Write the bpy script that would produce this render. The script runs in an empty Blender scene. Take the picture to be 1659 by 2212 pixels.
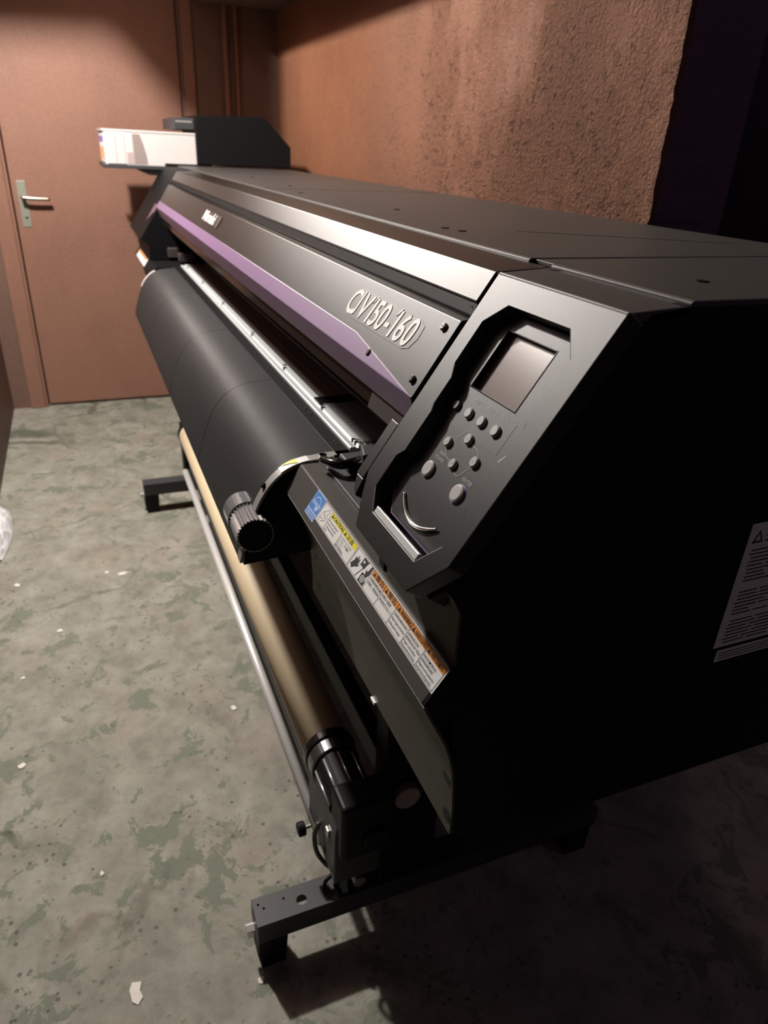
import bpy, bmesh, math, random
from mathutils import Vector, Matrix
random.seed(7)
S = bpy.context.scene
COL = S.collection
V3 = Vector

# ------------------------------------------------------------------ materials
def mat(name, col, rough=.5, metal=0., spec=.5, bump=None, emit=None, alpha=None, trans=0., coat=0.):
    m = bpy.data.materials.new(name); m.use_nodes = True
    nt = m.node_tree; b = nt.nodes['Principled BSDF']
    b.inputs['Base Color'].default_value = (*col, 1)
    b.inputs['Roughness'].default_value = rough
    b.inputs['Metallic'].default_value = metal
    b.inputs['Specular IOR Level'].default_value = spec
    b.inputs['Coat Weight'].default_value = coat
    if trans: b.inputs['Transmission Weight'].default_value = trans
    if alpha is not None: b.inputs['Alpha'].default_value = alpha
    if emit:
        b.inputs['Emission Color'].default_value = (*emit[0], 1)
        b.inputs['Emission Strength'].default_value = emit[1]
    if bump:
        sc, st, dist = bump
        tc = nt.nodes.new('ShaderNodeTexCoord'); n = nt.nodes.new('ShaderNodeTexNoise')
        n.inputs['Scale'].default_value = sc; n.inputs['Detail'].default_value = 3
        bp = nt.nodes.new('ShaderNodeBump'); bp.inputs['Strength'].default_value = st
        bp.inputs['Distance'].default_value = dist
        nt.links.new(tc.outputs['Object'], n.inputs['Vector'])
        nt.links.new(n.outputs['Fac'], bp.inputs['Height'])
        nt.links.new(bp.outputs['Normal'], b.inputs['Normal'])
    return m

class NB:
    """tiny node builder"""
    def __init__(s, name):
        s.m = bpy.data.materials.new(name); s.m.use_nodes = True
        s.nt = s.m.node_tree; s.b = s.nt.nodes['Principled BSDF']
        s.tc = s.nt.nodes.new('ShaderNodeTexCoord')
    def link(s, a, b): s.nt.links.new(a, b)
    def mapping(s, scale=(1,1,1), loc=(0,0,0), rot=(0,0,0)):
        n = s.nt.nodes.new('ShaderNodeMapping')
        n.inputs['Scale'].default_value = scale; n.inputs['Location'].default_value = loc
        n.inputs['Rotation'].default_value = rot
        s.link(s.tc.outputs['Object'], n.inputs['Vector']); return n.outputs['Vector']
    def noise(s, vec, scale, detail=4, rough=.55, dist=0):
        n = s.nt.nodes.new('ShaderNodeTexNoise'); n.inputs['Scale'].default_value = scale
        n.inputs['Detail'].default_value = detail; n.inputs['Roughness'].default_value = rough
        n.inputs['Distortion'].default_value = dist
        s.link(vec, n.inputs['Vector']); return n.outputs['Fac']
    def vor(s, vec, scale, feat='F1', out='Distance'):
        n = s.nt.nodes.new('ShaderNodeTexVoronoi'); n.feature = feat; n.inputs['Scale'].default_value = scale
        s.link(vec, n.inputs['Vector']); return n.outputs[out]
    def ramp(s, fac, stops, interp='LINEAR'):
        n = s.nt.nodes.new('ShaderNodeValToRGB'); n.color_ramp.interpolation = interp
        e = n.color_ramp.elements
        while len(e) < len(stops): e.new(.5)
        for el, (p, c) in zip(e, stops):
            el.position = p
            el.color = (*c, 1) if isinstance(c, tuple) else (c, c, c, 1)
        s.link(fac, n.inputs['Fac']); return n.outputs['Color']
    def mix(s, fac, a, b, mode='MIX'):
        n = s.nt.nodes.new('ShaderNodeMix'); n.data_type = 'RGBA'; n.blend_type = mode
        for sock, v in ((n.inputs[0], fac), (n.inputs[6], a), (n.inputs[7], b)):
            if hasattr(v, 'is_linked') or hasattr(v, 'links'): s.link(v, sock)
            elif isinstance(v, tuple): sock.default_value = (*v, 1)
            else: sock.default_value = v
        return n.outputs[2]
    def math(s, op, a, b=0.):
        n = s.nt.nodes.new('ShaderNodeMath'); n.operation = op
        for sock, v in ((n.inputs[0], a), (n.inputs[1], b)):
            if hasattr(v, 'links'): s.link(v, sock)
            else: sock.default_value = v
        return n.outputs[0]
    def sep(s, vec):
        n = s.nt.nodes.new('ShaderNodeSeparateXYZ'); s.link(vec, n.inputs[0]); return n.outputs
    def bump(s, h, strength, dist, prev=None):
        n = s.nt.nodes.new('ShaderNodeBump')
        if hasattr(strength, 'links'): s.link(strength, n.inputs['Strength'])
        else: n.inputs['Strength'].default_value = strength
        n.inputs['Distance'].default_value = dist
        s.link(h, n.inputs['Height'])
        if prev is not None: s.link(prev, n.inputs['Normal'])
        s.link(n.outputs['Normal'], s.b.inputs['Normal']); return n.outputs['Normal']

def floor_mat():
    k = NB('painted_concrete'); v = k.mapping()
    big = k.noise(v, 2.2, 6, .6); mid = k.noise(v, 9, 8, .62, .3); fine = k.noise(v, 70, 4, .6)
    base = k.ramp(big, [(.3, (.228,.216,.172)), (.5, (.272,.261,.216)), (.72, (.32,.31,.265))])
    base = k.mix(.55, base, k.ramp(mid, [(.34, (.145,.138,.108)), (.5, (.252,.243,.200)), (.66, (.34,.332,.288))]))
    blot = k.noise(k.mapping(loc=(5,1,0)), 22, 8, .72, .2)
    base = k.mix(.45, base, k.mix(1., base, k.ramp(blot, [(.36, .62), (.5, .97), (.64, 1.22)]), 'MULTIPLY'))
    pink = k.ramp(k.noise(k.mapping(loc=(8,3,0)), 4.5, 6, .62), [(.52, 0.), (.66, 1.)])
    base = k.mix(k.math('MULTIPLY', pink, .35), base, (.34,.27,.235))
    # remains of old green paint, ragged outlines, thicker along the machine
    zone = k.noise(v, 2.3, 2, .5)
    m = k.math('ADD', k.math('MULTIPLY', k.noise(k.mapping(loc=(2.2,.6,0)), 11, 10, .70, .6), .80), k.math('MULTIPLY', zone, .36))
    m = k.math('ADD', m, k.math('MULTIPLY', k.math('SUBTRACT', fine, .5), .12))
    gm = k.ramp(m, [(.630, 0.), (.648, 1.)])
    base = k.mix(k.math('MULTIPLY', gm, .85), base, k.mix(fine, (.115,.135,.095), (.185,.20,.155)))
    # dark grime stains
    g2 = k.ramp(k.noise(k.mapping(loc=(3,7,0)), 5.5, 7, .65, .4), [(.60, 0.), (.68, 1.)])
    base = k.mix(k.math('MULTIPLY', g2, .45), base, (.12,.108,.08))
    # small pits
    pv = k.vor(v, 42); pit = k.ramp(pv, [(.13, 1.), (.20, 0.)])
    pm = k.ramp(k.noise(v, 4, 2), [(.48, 0.), (.58, 1.)])
    base = k.mix(k.math('MULTIPLY', pit, k.math('MULTIPLY', pm, .75)), base, (.07,.06,.045))
    # pale crumbs of plaster dust
    sv = k.vor(k.mapping(loc=(1.3,.4,0)), 34); sp = k.ramp(sv, [(.045, 1.), (.07, 0.)])
    sm = k.ramp(k.noise(k.mapping(loc=(9,2,0)), 3.3, 2), [(.56, 0.), (.62, 1.)])
    base = k.mix(k.math('MULTIPLY', sp, sm), base, (.55,.5,.43))
    # hairline cracks
    cv = k.mapping(scale=(1,1,1)); wn = k.nt.nodes.new('ShaderNodeTexNoise'); wn.inputs['Scale'].default_value = 7
    k.link(cv, wn.inputs['Vector'])
    vm = k.nt.nodes.new('ShaderNodeVectorMath'); vm.operation = 'MULTIPLY_ADD'
    k.link(wn.outputs['Color'], vm.inputs[0]); vm.inputs[1].default_value = (.16,.16,0); k.link(cv, vm.inputs[2])
    ce = k.vor(vm.outputs[0], 1.15, 'DISTANCE_TO_EDGE'); cr = k.ramp(ce, [(.004, 1.), (.012, 0.)])
    cmk = k.ramp(k.noise(k.mapping(loc=(4,4,0)), 1.6, 2), [(.47, 0.), (.57, 1.)])
    crack = k.math('MULTIPLY', cr, cmk)
    base = k.mix(k.math('MULTIPLY', crack, .7), base, (.085,.085,.06))
    k.link(base, k.b.inputs['Base Color'])
    k.link(k.ramp(mid, [(.3, .62), (.7, .9)]), k.b.inputs['Roughness'])
    h = k.math('ADD', k.math('MULTIPLY', mid, .6), k.math('MULTIPLY', fine, .25))
    h = k.math('SUBTRACT', h, k.math('ADD', k.math('MULTIPLY', pit, .35), k.math('MULTIPLY', crack, .5)))
    k.bump(h, .35, .012)
    k.b.inputs['Specular IOR Level'].default_value = .25
    return k.m

def plaster_mat(name, cols, rough_lo, rough_hi, x0=None, x1=None, stucco=90, pits=0., var=.3):
    """painted plaster; the stucco gets coarser towards x1 (object space)"""
    k = NB(name); v = k.mapping()
    big = k.noise(v, 1.6, 4, .5); mid = k.noise(k.mapping(scale=(1,1,.45)), 7, 5, .6)
    c = k.ramp(k.math('ADD', k.math('MULTIPLY', big, .6), k.math('MULTIPLY', mid, .4)),
               [(.35, cols[0]), (.5, cols[1]), (.66, cols[2])])
    st = k.noise(v, stucco, 5, .62, .35); fine = k.noise(v, stucco*2.6, 2)
    c = k.mix(var, c, k.mix(1., c, k.ramp(st, [(.38, .62), (.6, 1.15)]), 'MULTIPLY'))
    h = k.math('ADD', st, k.math('MULTIPLY', fine, .22))
    if pits:
        pn = k.ramp(k.noise(k.mapping(scale=(1,1,.7)), 55, 3, .6, .3), [(.36, 1.), (.42, 0.)])
        dens = k.ramp(k.noise(v, 2.6, 3), [(.36, .08), (.55, 1.)])
        if x0 is not None:
            px_ = k.nt.nodes.new('ShaderNodeMapRange'); k.link(k.sep(v)[0], px_.inputs[0])
            for i, q in enumerate((-3.6, -2.0, .12, 1.)): px_.inputs[i+1].default_value = q
            dens = k.math('MULTIPLY', dens, px_.outputs[0])
        pit = k.math('MULTIPLY', pn, dens)
        c = k.mix(k.math('MULTIPLY', pit, pits), c, tuple(q*.22 for q in cols[0]))
        h = k.math('SUBTRACT', h, k.math('MULTIPLY', pit, .5))
    k.link(c, k.b.inputs['Base Color']); k.b.inputs['Roughness'].default_value = .58
    k.b.inputs['Specular IOR Level'].default_value = .35
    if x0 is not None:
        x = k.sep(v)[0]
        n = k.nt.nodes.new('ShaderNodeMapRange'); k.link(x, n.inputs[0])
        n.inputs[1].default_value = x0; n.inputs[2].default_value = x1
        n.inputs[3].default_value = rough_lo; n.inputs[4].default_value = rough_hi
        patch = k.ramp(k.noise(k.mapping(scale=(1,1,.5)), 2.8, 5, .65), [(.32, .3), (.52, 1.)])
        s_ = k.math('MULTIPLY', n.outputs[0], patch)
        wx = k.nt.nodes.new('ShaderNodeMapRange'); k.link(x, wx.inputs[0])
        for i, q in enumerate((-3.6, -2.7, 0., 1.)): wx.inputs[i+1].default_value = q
        painted_dim = k.ramp(k.noise(k.mapping(loc=(2,0,5), scale=(1,1,.6)), 2.1, 5, .62), [(.30, .72), (.62, .56)])  # darker colour towards the near end, painted in for weaker light there
        dim_fac = k.math('MULTIPLY', wx.outputs[0], painted_dim)
        c2 = k.mix(dim_fac, c, (.095,.042,.024)); k.link(c2, k.b.inputs['Base Color'])
    else: s_ = rough_lo
    k.bump(h, s_, .022)
    return k.m

def satin(name, col, rough, ior, bump):
    """fine-textured satin paint: dark body colour under a broad soft sheen"""
    k = NB(name); v = k.mapping(); nt = k.nt
    n = k.noise(v, bump[0], 3)
    bp = nt.nodes.new('ShaderNodeBump'); bp.inputs['Strength'].default_value = bump[1]; bp.inputs['Distance'].default_value = bump[2]
    k.link(n, bp.inputs['Height'])
    d = nt.nodes.new('ShaderNodeBsdfDiffuse'); d.inputs['Color'].default_value = (*col, 1)
    g = nt.nodes.new('ShaderNodeBsdfGlossy'); g.distribution = 'BECKMANN'; g.inputs['Roughness'].default_value = rough
    g.inputs['Color'].default_value = (.95, .95, .95, 1)
    f = nt.nodes.new('ShaderNodeFresnel'); f.inputs['IOR'].default_value = ior
    m = nt.nodes.new('ShaderNodeMixShader')
    for x in (d, g, f): k.link(bp.outputs['Normal'], x.inputs['Normal'])
    k.link(f.outputs[0], m.inputs[0]); k.link(d.outputs[0], m.inputs[1]); k.link(g.outputs[0], m.inputs[2])
    k.link(m.outputs[0], nt.nodes['Material Output'].inputs['Surface']); nt.nodes.remove(k.b)
    return k.m

M = {}
M['floor'] = floor_mat()
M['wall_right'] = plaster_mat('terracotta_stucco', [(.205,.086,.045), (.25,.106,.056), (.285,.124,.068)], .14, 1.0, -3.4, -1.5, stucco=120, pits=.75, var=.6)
M['wall'] = plaster_mat('brown_wall_paint', [(.145,.084,.062), (.17,.098,.074), (.19,.11,.085)], .15, .15)
M['wall_dark'] = plaster_mat('aubergine_wall_paint', [(.085,.046,.068), (.10,.054,.080), (.11,.06,.09)], .3, .3)
M['door'] = plaster_mat('brown_door_paint', [(.235,.117,.080), (.262,.131,.090), (.28,.143,.099)], .06, .06, stucco=140)
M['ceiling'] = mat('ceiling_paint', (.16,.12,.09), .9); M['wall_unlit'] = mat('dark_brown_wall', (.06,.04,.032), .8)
M['case'] = satin('charcoal_case', (.022,.0215,.021), .475, 1.40, (1500, .16, .0004))
M['case_dark'] = mat('brown_black_case', (.045,.040,.037), .45, bump=(900, .15, .0005))
M['black'] = mat('black_plastic', (.005,.005,.0055), .5, spec=.2)
M['black_sheet'] = mat('black_steel_sheet', (.0045,.0045,.0052), .55, spec=.16, bump=(700,.1,.0004))
M['frame_black'] = mat('black_painted_steel', (.040,.040,.044), .5, spec=.4, bump=(500,.1,.0005))
M['gloss_black'] = mat('gloss_black', (.008,.008,.008), .15)
M['purple'] = satin('lilac_trim', (.225,.143,.262), .48, 1.30, (900,.1,.0004))
M['olive'] = mat('olive_grey_panel', (.048,.047,.034), .6)
M['alu'] = mat('brushed_aluminium', (.74,.77,.76), .38, .55)
M['chrome'] = mat('chrome', (.85,.85,.85), .07, 1.)
M['steel'] = mat('steel', (.55,.53,.50), .28, 1.)
M['screw'] = mat('dark_screw', (.18,.15,.13), .35, .9)
M['kraft'] = mat('kraft_cardboard', (.78,.63,.42), .5, bump=(160,.15,.001))
M['white'] = mat('white_plastic', (.80,.78,.76), .42)
M['grey'] = mat('grey_button', (.36,.35,.34), .5)
M['grey_dark'] = mat('grey_dark_button', (.10,.10,.11), .5)
M['letter'] = mat('white_lettering', (.80,.78,.76), .45)
M['dim_letter'] = mat('grey_print', (.34,.34,.34), .6)
M['sticker'] = mat('white_sticker', (.70,.69,.68), .5)
M['ink'] = mat('black_print', (.012,.012,.012), .6)
M['yellow'] = mat('caution_yellow', (.70,.62,.03), .5)
M['orange'] = mat('warning_orange', (.62,.22,.025), .5)
M['blue'] = mat('label_blue', (.055,.19,.52), .5)
M['paleblue'] = mat('label_pale_blue', (.25,.36,.62), .5)
M['violet'] = mat('violet_print', (.22,.14,.42), .5)
M['salmon'] = mat('orange_print', (.75,.36,.20), .5)
M['screen'] = mat('unlit_display', (.16,.13,.118), .2, spec=.9)
M['smoke'] = mat('smoked_acrylic', (.02,.015,.013), .08, spec=.6, alpha=.55)
M['clearfilm'] = mat('clear_film', (.5,.5,.5), .12, spec=.8, alpha=.22)
M['paper'] = mat('white_paper', (.72,.68,.62), .8)
M['bag'] = mat('milky_plastic_sheet', (.72,.72,.74), .35, bump=(22,.5,.02))
M['brass'] = mat('satin_handle_metal', (.46,.40,.33), .3, 1.)
M['plate'] = mat('dull_zinc_plate', (.34,.34,.28), .5, .6)
M['knurl'] = mat('film_wrapped_black', (.30,.30,.31), .18, .55, coat=.5)
M['pinkish'] = mat('pale_plastic', (.40,.31,.32), .5)

def ribbed_mat():
    k = NB('ribbed_black_cover'); v = k.mapping(); x = k.sep(v)[0]
    n = k.nt.nodes.new('ShaderNodeMath'); n.operation = 'SINE'
    k.link(k.math('MULTIPLY', x, 2*math.pi/.0068), n.inputs[0])
    k.b.inputs['Base Color'].default_value = (.026,.026,.027,1); k.b.inputs['Roughness'].default_value = .5; k.b.inputs['Specular IOR Level'].default_value = .28
    k.bump(n.outputs[0], .55, .0016); return k.m
def platen_mat():
    k = NB('perforated_platen'); v = k.mapping(); s = k.sep(v)
    fx = k.math('SUBTRACT', k.math('FRACT', k.math('MULTIPLY', s[0], 1/.016)), .5)
    fy = k.math('SUBTRACT', k.math('FRACT', k.math('MULTIPLY', s[1], 1/.022)), .5)
    r = k.math('ADD', k.math('MULTIPLY', fx, fx), k.math('MULTIPLY', k.math('MULTIPLY', fy, fy), 1.9))
    k.link(k.ramp(r, [(.012, (.60,.50,.46)), (.02, (.115,.078,.066))]), k.b.inputs['Base Color'])
    k.b.inputs['Roughness'].default_value = .45; return k.m
M['bar_key'] = mat('spool_key_metal', (.80,.78,.80), .25, .7)
M['ribbed'] = ribbed_mat(); M['platen'] = platen_mat()

# ------------------------------------------------------------------ mesh helpers
def link(name, bm, m, parent=None, bevel=0., smooth=False, segs=2, kind=None):
    me = bpy.data.meshes.new(name)
    bmesh.ops.recalc_face_normals(bm, faces=bm.faces)
    bm.to_mesh(me); bm.free()
    o = bpy.data.objects.new(name, me); COL.objects.link(o)
    for x in (m if isinstance(m, (list, tuple)) else [m]): me.materials.append(M[x] if isinstance(x, str) else x)
    if parent is not None:
        root = parent
        while root.parent: root = root.parent
        off = root.location
        o.parent = parent
        me.transform(Matrix.Translation(-off))
    if smooth:
        for p in me.polygons: p.use_smooth = True
    if bevel:
        b = o.modifiers.new('bevel', 'BEVEL'); b.width = bevel; b.segments = segs; b.limit_method = 'ANGLE'
        b.angle_limit = math.radians(32)
    if kind: o['kind'] = kind
    return o
def thing(name, label, cat, loc, group=None):
    o = bpy.data.objects.new(name, None); COL.objects.link(o); o.location = loc
    o.empty_display_size = .05
    o['label'] = label; o['category'] = cat
    if group: o['group'] = group
    return o
def tag(o, label, cat, group=None):
    o['label'] = label; o['category'] = cat
    if group: o['group'] = group
    return o
def setmi(bm, faces, mi):
    for f in faces: f.material_index = mi
def box(bm, x0, x1, y0, y1, z0, z1, mi=0):
    vs = [bm.verts.new((x, y, z)) for x in (x0, x1) for y in (y0, y1) for z in (z0, z1)]
    for q in ((0,1,3,2), (4,6,7,5), (0,4,5,1), (2,3,7,6), (0,2,6,4), (1,5,7,3)):
        f = bm.faces.new([vs[i] for i in q]); f.material_index = mi
def prism(bm, pts, x0, x1, mi=0, axis=0):
    """closed (y,z) outline extruded along x (axis 0), or (x,z) along y (axis 1), or (x,y) along z (axis 2)"""
    def mk(p, t):
        return ((t, p[0], p[1]), (p[0], t, p[1]), (p[0], p[1], t))[axis]
    a = [bm.verts.new(mk(p, x0)) for p in pts]; b = [bm.verts.new(mk(p, x1)) for p in pts]
    n = len(pts)
    fs = [bm.faces.new(a), bm.faces.new(b[::-1])]
    for i in range(n): fs.append(bm.faces.new((a[i], b[i], b[(i+1) % n], a[(i+1) % n])))
    setmi(bm, fs, mi)
def shell(bm, pts, x0, x1, t, mi=0, sub=1):
    """open (y,z) profile given thickness t (towards the right of travel), extruded along x"""
    n = len(pts); off = []
    for i in range(n):
        a = V3(pts[max(i-1, 0)]); b = V3(pts[min(i+1, n-1)]); d = (b-a).normalized()
        off.append((pts[i][0]+d.y*t, pts[i][1]-d.x*t))
    prism(bm, list(pts)+off[::-1], x0, x1, mi)
def cyl(bm, p0, p1, r0, r1=None, n=24, mi=0, caps=True):
    p0, p1 = V3(p0), V3(p1); r1 = r0 if r1 is None else r1
    d = (p1-p0).normalized(); u = d.orthogonal().normalized(); w = d.cross(u)
    ring = lambda p, r: [bm.verts.new(p+(u*math.cos(2*math.pi*i/n)+w*math.sin(2*math.pi*i/n))*r) for i in range(n)]
    a, b = ring(p0, r0), ring(p1, r1); fs = []
    for i in range(n): fs.append(bm.faces.new((a[i], a[(i+1) % n], b[(i+1) % n], b[i])))
    if caps: fs += [bm.faces.new(a[::-1]), bm.faces.new(b)]
    setmi(bm, fs, mi)
def tube(bm, pts, r, n=10, mi=0):
    pts = [V3(p) for p in pts]; rings = []
    for i, p in enumerate(pts):
        d = (pts[min(i+1, len(pts)-1)]-pts[max(i-1, 0)]).normalized()
        ref = V3((0, 0, 1)) if abs(d.z) < .9 else V3((1, 0, 0))
        u = d.cross(ref).normalized(); w = d.cross(u)
        rr = r(i/(len(pts)-1)) if callable(r) else r
        rings.append([bm.verts.new(p+(u*math.cos(2*math.pi*k/n)+w*math.sin(2*math.pi*k/n))*rr) for k in range(n)])
    fs = []
    for a, b in zip(rings, rings[1:]):
        for k in range(n): fs.append(bm.faces.new((a[k], a[(k+1) % n], b[(k+1) % n], b[k])))
    fs += [bm.faces.new(rings[0][::-1]), bm.faces.new(rings[-1])]
    setmi(bm, fs, mi)
def spline(pts, k=8):
    P = [V3(p) for p in pts]; P = [2*P[0]-P[1]]+P+[2*P[-1]-P[-2]]; out = []
    for i in range(1, len(P)-2):
        for j in range(k):
            t = j/k; a, b, c, d = P[i-1:i+3]
            out.append(.5*((2*b)+(c-a)*t+(2*a-5*b+4*c-d)*t*t+(3*b-a-3*c+d)*t**3))
    return out+[P[-2]]

class Plane:
    """local frame on a face: point + u (across) + v (up the face) + n (outwards)"""
    def __init__(s, o, u, v):
        s.o = V3(o); s.u = V3(u).normalized(); s.v = V3(v).normalized(); s.n = s.u.cross(s.v).normalized()
    def p(s, u, v, n=0.): return s.o+s.u*u+s.v*v+s.n*n
    def mat(s, u=0, v=0, n=0, rot=0., sx=1., sy=1.):
        a = s.u*math.cos(rot)+s.v*math.sin(rot); b = -s.u*math.sin(rot)+s.v*math.cos(rot)
        o = s.p(u, v, n); a = a*sx; b = b*sy
        return Matrix(((a.x, b.x, s.n.x, o.x), (a.y, b.y, s.n.y, o.y), (a.z, b.z, s.n.z, o.z), (0, 0, 0, 1)))
    def poly(s, bm, pts, n0, n1, mi=0):
        a = [bm.verts.new(s.p(*q, n1)) for q in pts]; b = [bm.verts.new(s.p(*q, n0)) for q in pts]
        k = len(pts); fs = [bm.faces.new(a), bm.faces.new(b[::-1])]
        for i in range(k): fs.append(bm.faces.new((a[i], b[i], b[(i+1) % k], a[(i+1) % k])))
        setmi(bm, fs, mi)
    def rect(s, bm, u0, u1, v0, v1, n0, n1, mi=0):
        s.poly(bm, [(u0, v0), (u1, v0), (u1, v1), (u0, v1)], n0, n1, mi)
    def flat(s, bm, pts, n, mi=0):
        f = bm.faces.new([bm.verts.new(s.p(*q, n)) for q in pts]); f.material_index = mi
    def disc(s, bm, u, v, r, n0, n1, mi=0, k=24, r1=None):
        cyl(bm, s.p(u, v, n0), s.p(u, v, n1), r, r1, k, mi)

def curve_mesh(cu, mtx):
    o = bpy.data.objects.new('tmp', cu); COL.objects.link(o)
    dg = bpy.context.evaluated_depsgraph_get(); dg.update()
    me = bpy.data.meshes.new_from_object(o.evaluated_get(dg)); bpy.data.objects.remove(o)
    me.transform(mtx); return me
def text_into(bm, txt, size, mtx, mi=0, bold=0., shear=0., extrude=0., align='LEFT', space=1., res=3):
    cu = bpy.data.curves.new('t', 'FONT'); cu.body = txt; cu.size = size; cu.offset = bold; cu.shear = shear
    cu.extrude = extrude; cu.align_x = align; cu.align_y = 'BOTTOM_BASELINE'; cu.resolution_u = res
    cu.space_character = space
    me = curve_mesh(cu, mtx); n0 = len(bm.faces); bm.from_mesh(me); bm.faces.ensure_lookup_table()
    for f in bm.faces[n0:]: f.material_index = mi
    bpy.data.meshes.remove(me)
def cutout(outline, holes, depth, mtx):
    """flat plate with holes: returns bmesh"""
    from mathutils.geometry import tessellate_polygon
    loops = [[V3((p[0], p[1], 0)) for p in q] for q in [outline]+holes]
    flat = [p for q in loops for p in q]; bm = bmesh.new()
    top = [bm.verts.new(mtx @ p) for p in flat]; bot = [bm.verts.new(mtx @ V3((p.x, p.y, -depth))) for p in flat]
    for t in tessellate_polygon(loops):
        bm.faces.new([top[i] for i in t]); bm.faces.new([bot[i] for i in reversed(t)])
    k = 0
    for q in loops:
        n = len(q)
        for i in range(n):
            j = (i+1) % n; bm.faces.new((top[k+i], top[k+j], bot[k+j], bot[k+i]))
        k += n
    # merge the flat triangles so bevels only catch the outline
    bm.normal_update()
    bmesh.ops.dissolve_limit(bm, angle_limit=.01, verts=[], edges=[e for e in bm.edges if len(e.link_faces) == 2 and e.calc_face_angle(1) < .01 and e.verts[0] in set(top) and e.verts[1] in set(top)]) if False else None
    return bm
def circ(cx, cy, r, n=20, ry=None):
    ry = r if ry is None else ry
    return [(cx+r*math.cos(2*math.pi*i/n), cy+ry*math.sin(2*math.pi*i/n)) for i in range(n)]
B = bmesh.new

# ------------------------------------------------------------------ setting
H_CEIL = 2.62
def struct(name, bm, m, bevel=0.): return link(name, bm, m, None, bevel, kind='structure')
bm = B(); box(bm, -4.3, 2.2, -.62, 3.2, -.12, 0); struct('floor', bm, 'floor')
bm = B(); box(bm, -4.3, 2.2, -.62, 3.2, H_CEIL, H_CEIL+.1); struct('ceiling', bm, 'ceiling')
XE = -4.130                                        # end wall plane
# end wall with the door opening (door leaf y -.255 .. .585)
bm = B()
box(bm, XE-.16, XE, -.62, -.258, 0, H_CEIL); box(bm, XE-.16, XE, .588, 3.2, 0, H_CEIL)
box(bm, XE-.16, XE, -.258, .588, 2.05, H_CEIL)
struct('wall_end', bm, 'wall')
bm = B(); rnd = random.Random(5); nz = 150
edge = [-1.213+.0015*math.sin(i*.9)*math.sin(i*.37)+rnd.uniform(-.0020, .0020) for i in range(nz+1)]
col = []
for i in range(nz+1):
    z = H_CEIL*i/nz
    col.append([bm.verts.new((x, y, z)) for x, y in ((-4.13, 1.077), (edge[i]-.02, 1.077), (edge[i]-.004, 1.080), (edge[i], 1.092), (-1.212, 1.27), (-4.13, 1.27))])
for a, b in zip(col, col[1:]):
    for q in range(6): bm.faces.new((a[q], a[(q+1) % 6], b[(q+1) % 6], b[q])).material_index = 1 if q in (3, 4) else 0
bm.faces.new(col[0]); bm.faces.new(col[-1][::-1])
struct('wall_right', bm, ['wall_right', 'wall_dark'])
bm = B(); box(bm, -4.13, 2.05, -.60, -.432, 0, H_CEIL); struct('wall_left', bm, 'wall')
bm = B(); box(bm, -4.3, 2.2, 2.62, 2.78, 0, H_CEIL); struct('wall_far', bm, 'wall_dark')
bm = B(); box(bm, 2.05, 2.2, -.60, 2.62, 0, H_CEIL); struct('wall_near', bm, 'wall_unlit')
# boxed soffit over the machine, unseen board added to shade the door and end wall
bm = B(); box(bm, -4.13, -1.212, .668, 1.077, 1.934, H_CEIL); struct('trim_1', bm, 'ceiling')
bm = B(); prism(bm, [(-.432, H_CEIL), (-.432, 2.175), (-.150, 2.190), (-.030, 2.070), (.143, 1.870), (.143, H_CEIL)], -3.11, -3.09)
struct('shade_board', bm, 'wall')
# architrave left and right of the door, ribs on the wall beside it
bm = B(); box(bm, XE, XE+.018, -.345, -.272, 0, 2.09); box(bm, XE, XE+.010, -.272, -.258, 0, 2.09); struct('trim_3', bm, 'door', .003)
bm = B(); box(bm, XE, XE+.018, .603, .655, 0, 2.09); struct('trim_4', bm, 'door', .003)
bm = B(); box(bm, XE, XE+.022, .800, .822, 0, H_CEIL); box(bm, XE, XE+.03, .858, .872, 0, H_CEIL); struct('trim_5', bm, 'door', .004)
# the door
d = bpy.data.objects.new('door_1', None); COL.objects.link(d); d.location = (XE, .16, 0); d['kind'] = 'structure'
d['label'] = 'brown painted flush door in the end wall with a lever handle'
bm = B(); box(bm, XE-.045, XE-.004, -.252, .583, .012, 2.045); link('door_leaf', bm, 'door', d, .003)
bm = B(); box(bm, XE-.06, XE-.045, -.257, .588, 0, 2.05); link('door_stop', bm, 'black', d)
bm = B(); box(bm, XE-.004, XE-.0005, -.228, -.188, .925, 1.135); hp = link('handle_plate', bm, 'plate', d, .001)
bm = B()
cyl(bm, (XE-.002, -.206, 1.062), (XE+.045, -.206, 1.062), .010, n=16)
tube(bm, spline([(XE+.043, -.212, 1.062), (XE+.047, -.18, 1.060), (XE+.046, -.13, 1.058), (XE+.044, -.088, 1.057)], 5), .0095, 12)
link('door_lever', bm, 'brass', hp, smooth=True)
bm = B(); cyl(bm, (XE-.003, -.205, .968), (XE+.0002, -.205, .968), .006, n=14); link('keyhole', bm, 'black', hp)

# bare bulb hanging from the ceiling
LX, LY, LZ = -2.55, -.375, 2.42
t = thing('pendant_lamp', 'bare warm bulb hanging on a short cord below the ceiling', 'lamp', (LX, LY, H_CEIL))
bm = B(); cyl(bm, (LX, LY, H_CEIL), (LX, LY, H_CEIL-.02), .04); link('ceiling_rose', bm, 'white', t)
bm = B(); cyl(bm, (LX, LY, H_CEIL-.02), (LX, LY, LZ+.08), .004, n=8); link('cord', bm, 'black', t)
bm = B(); cyl(bm, (LX, LY, LZ+.09), (LX, LY, LZ+.052), .018); link('socket', bm, 'black', t)

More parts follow.
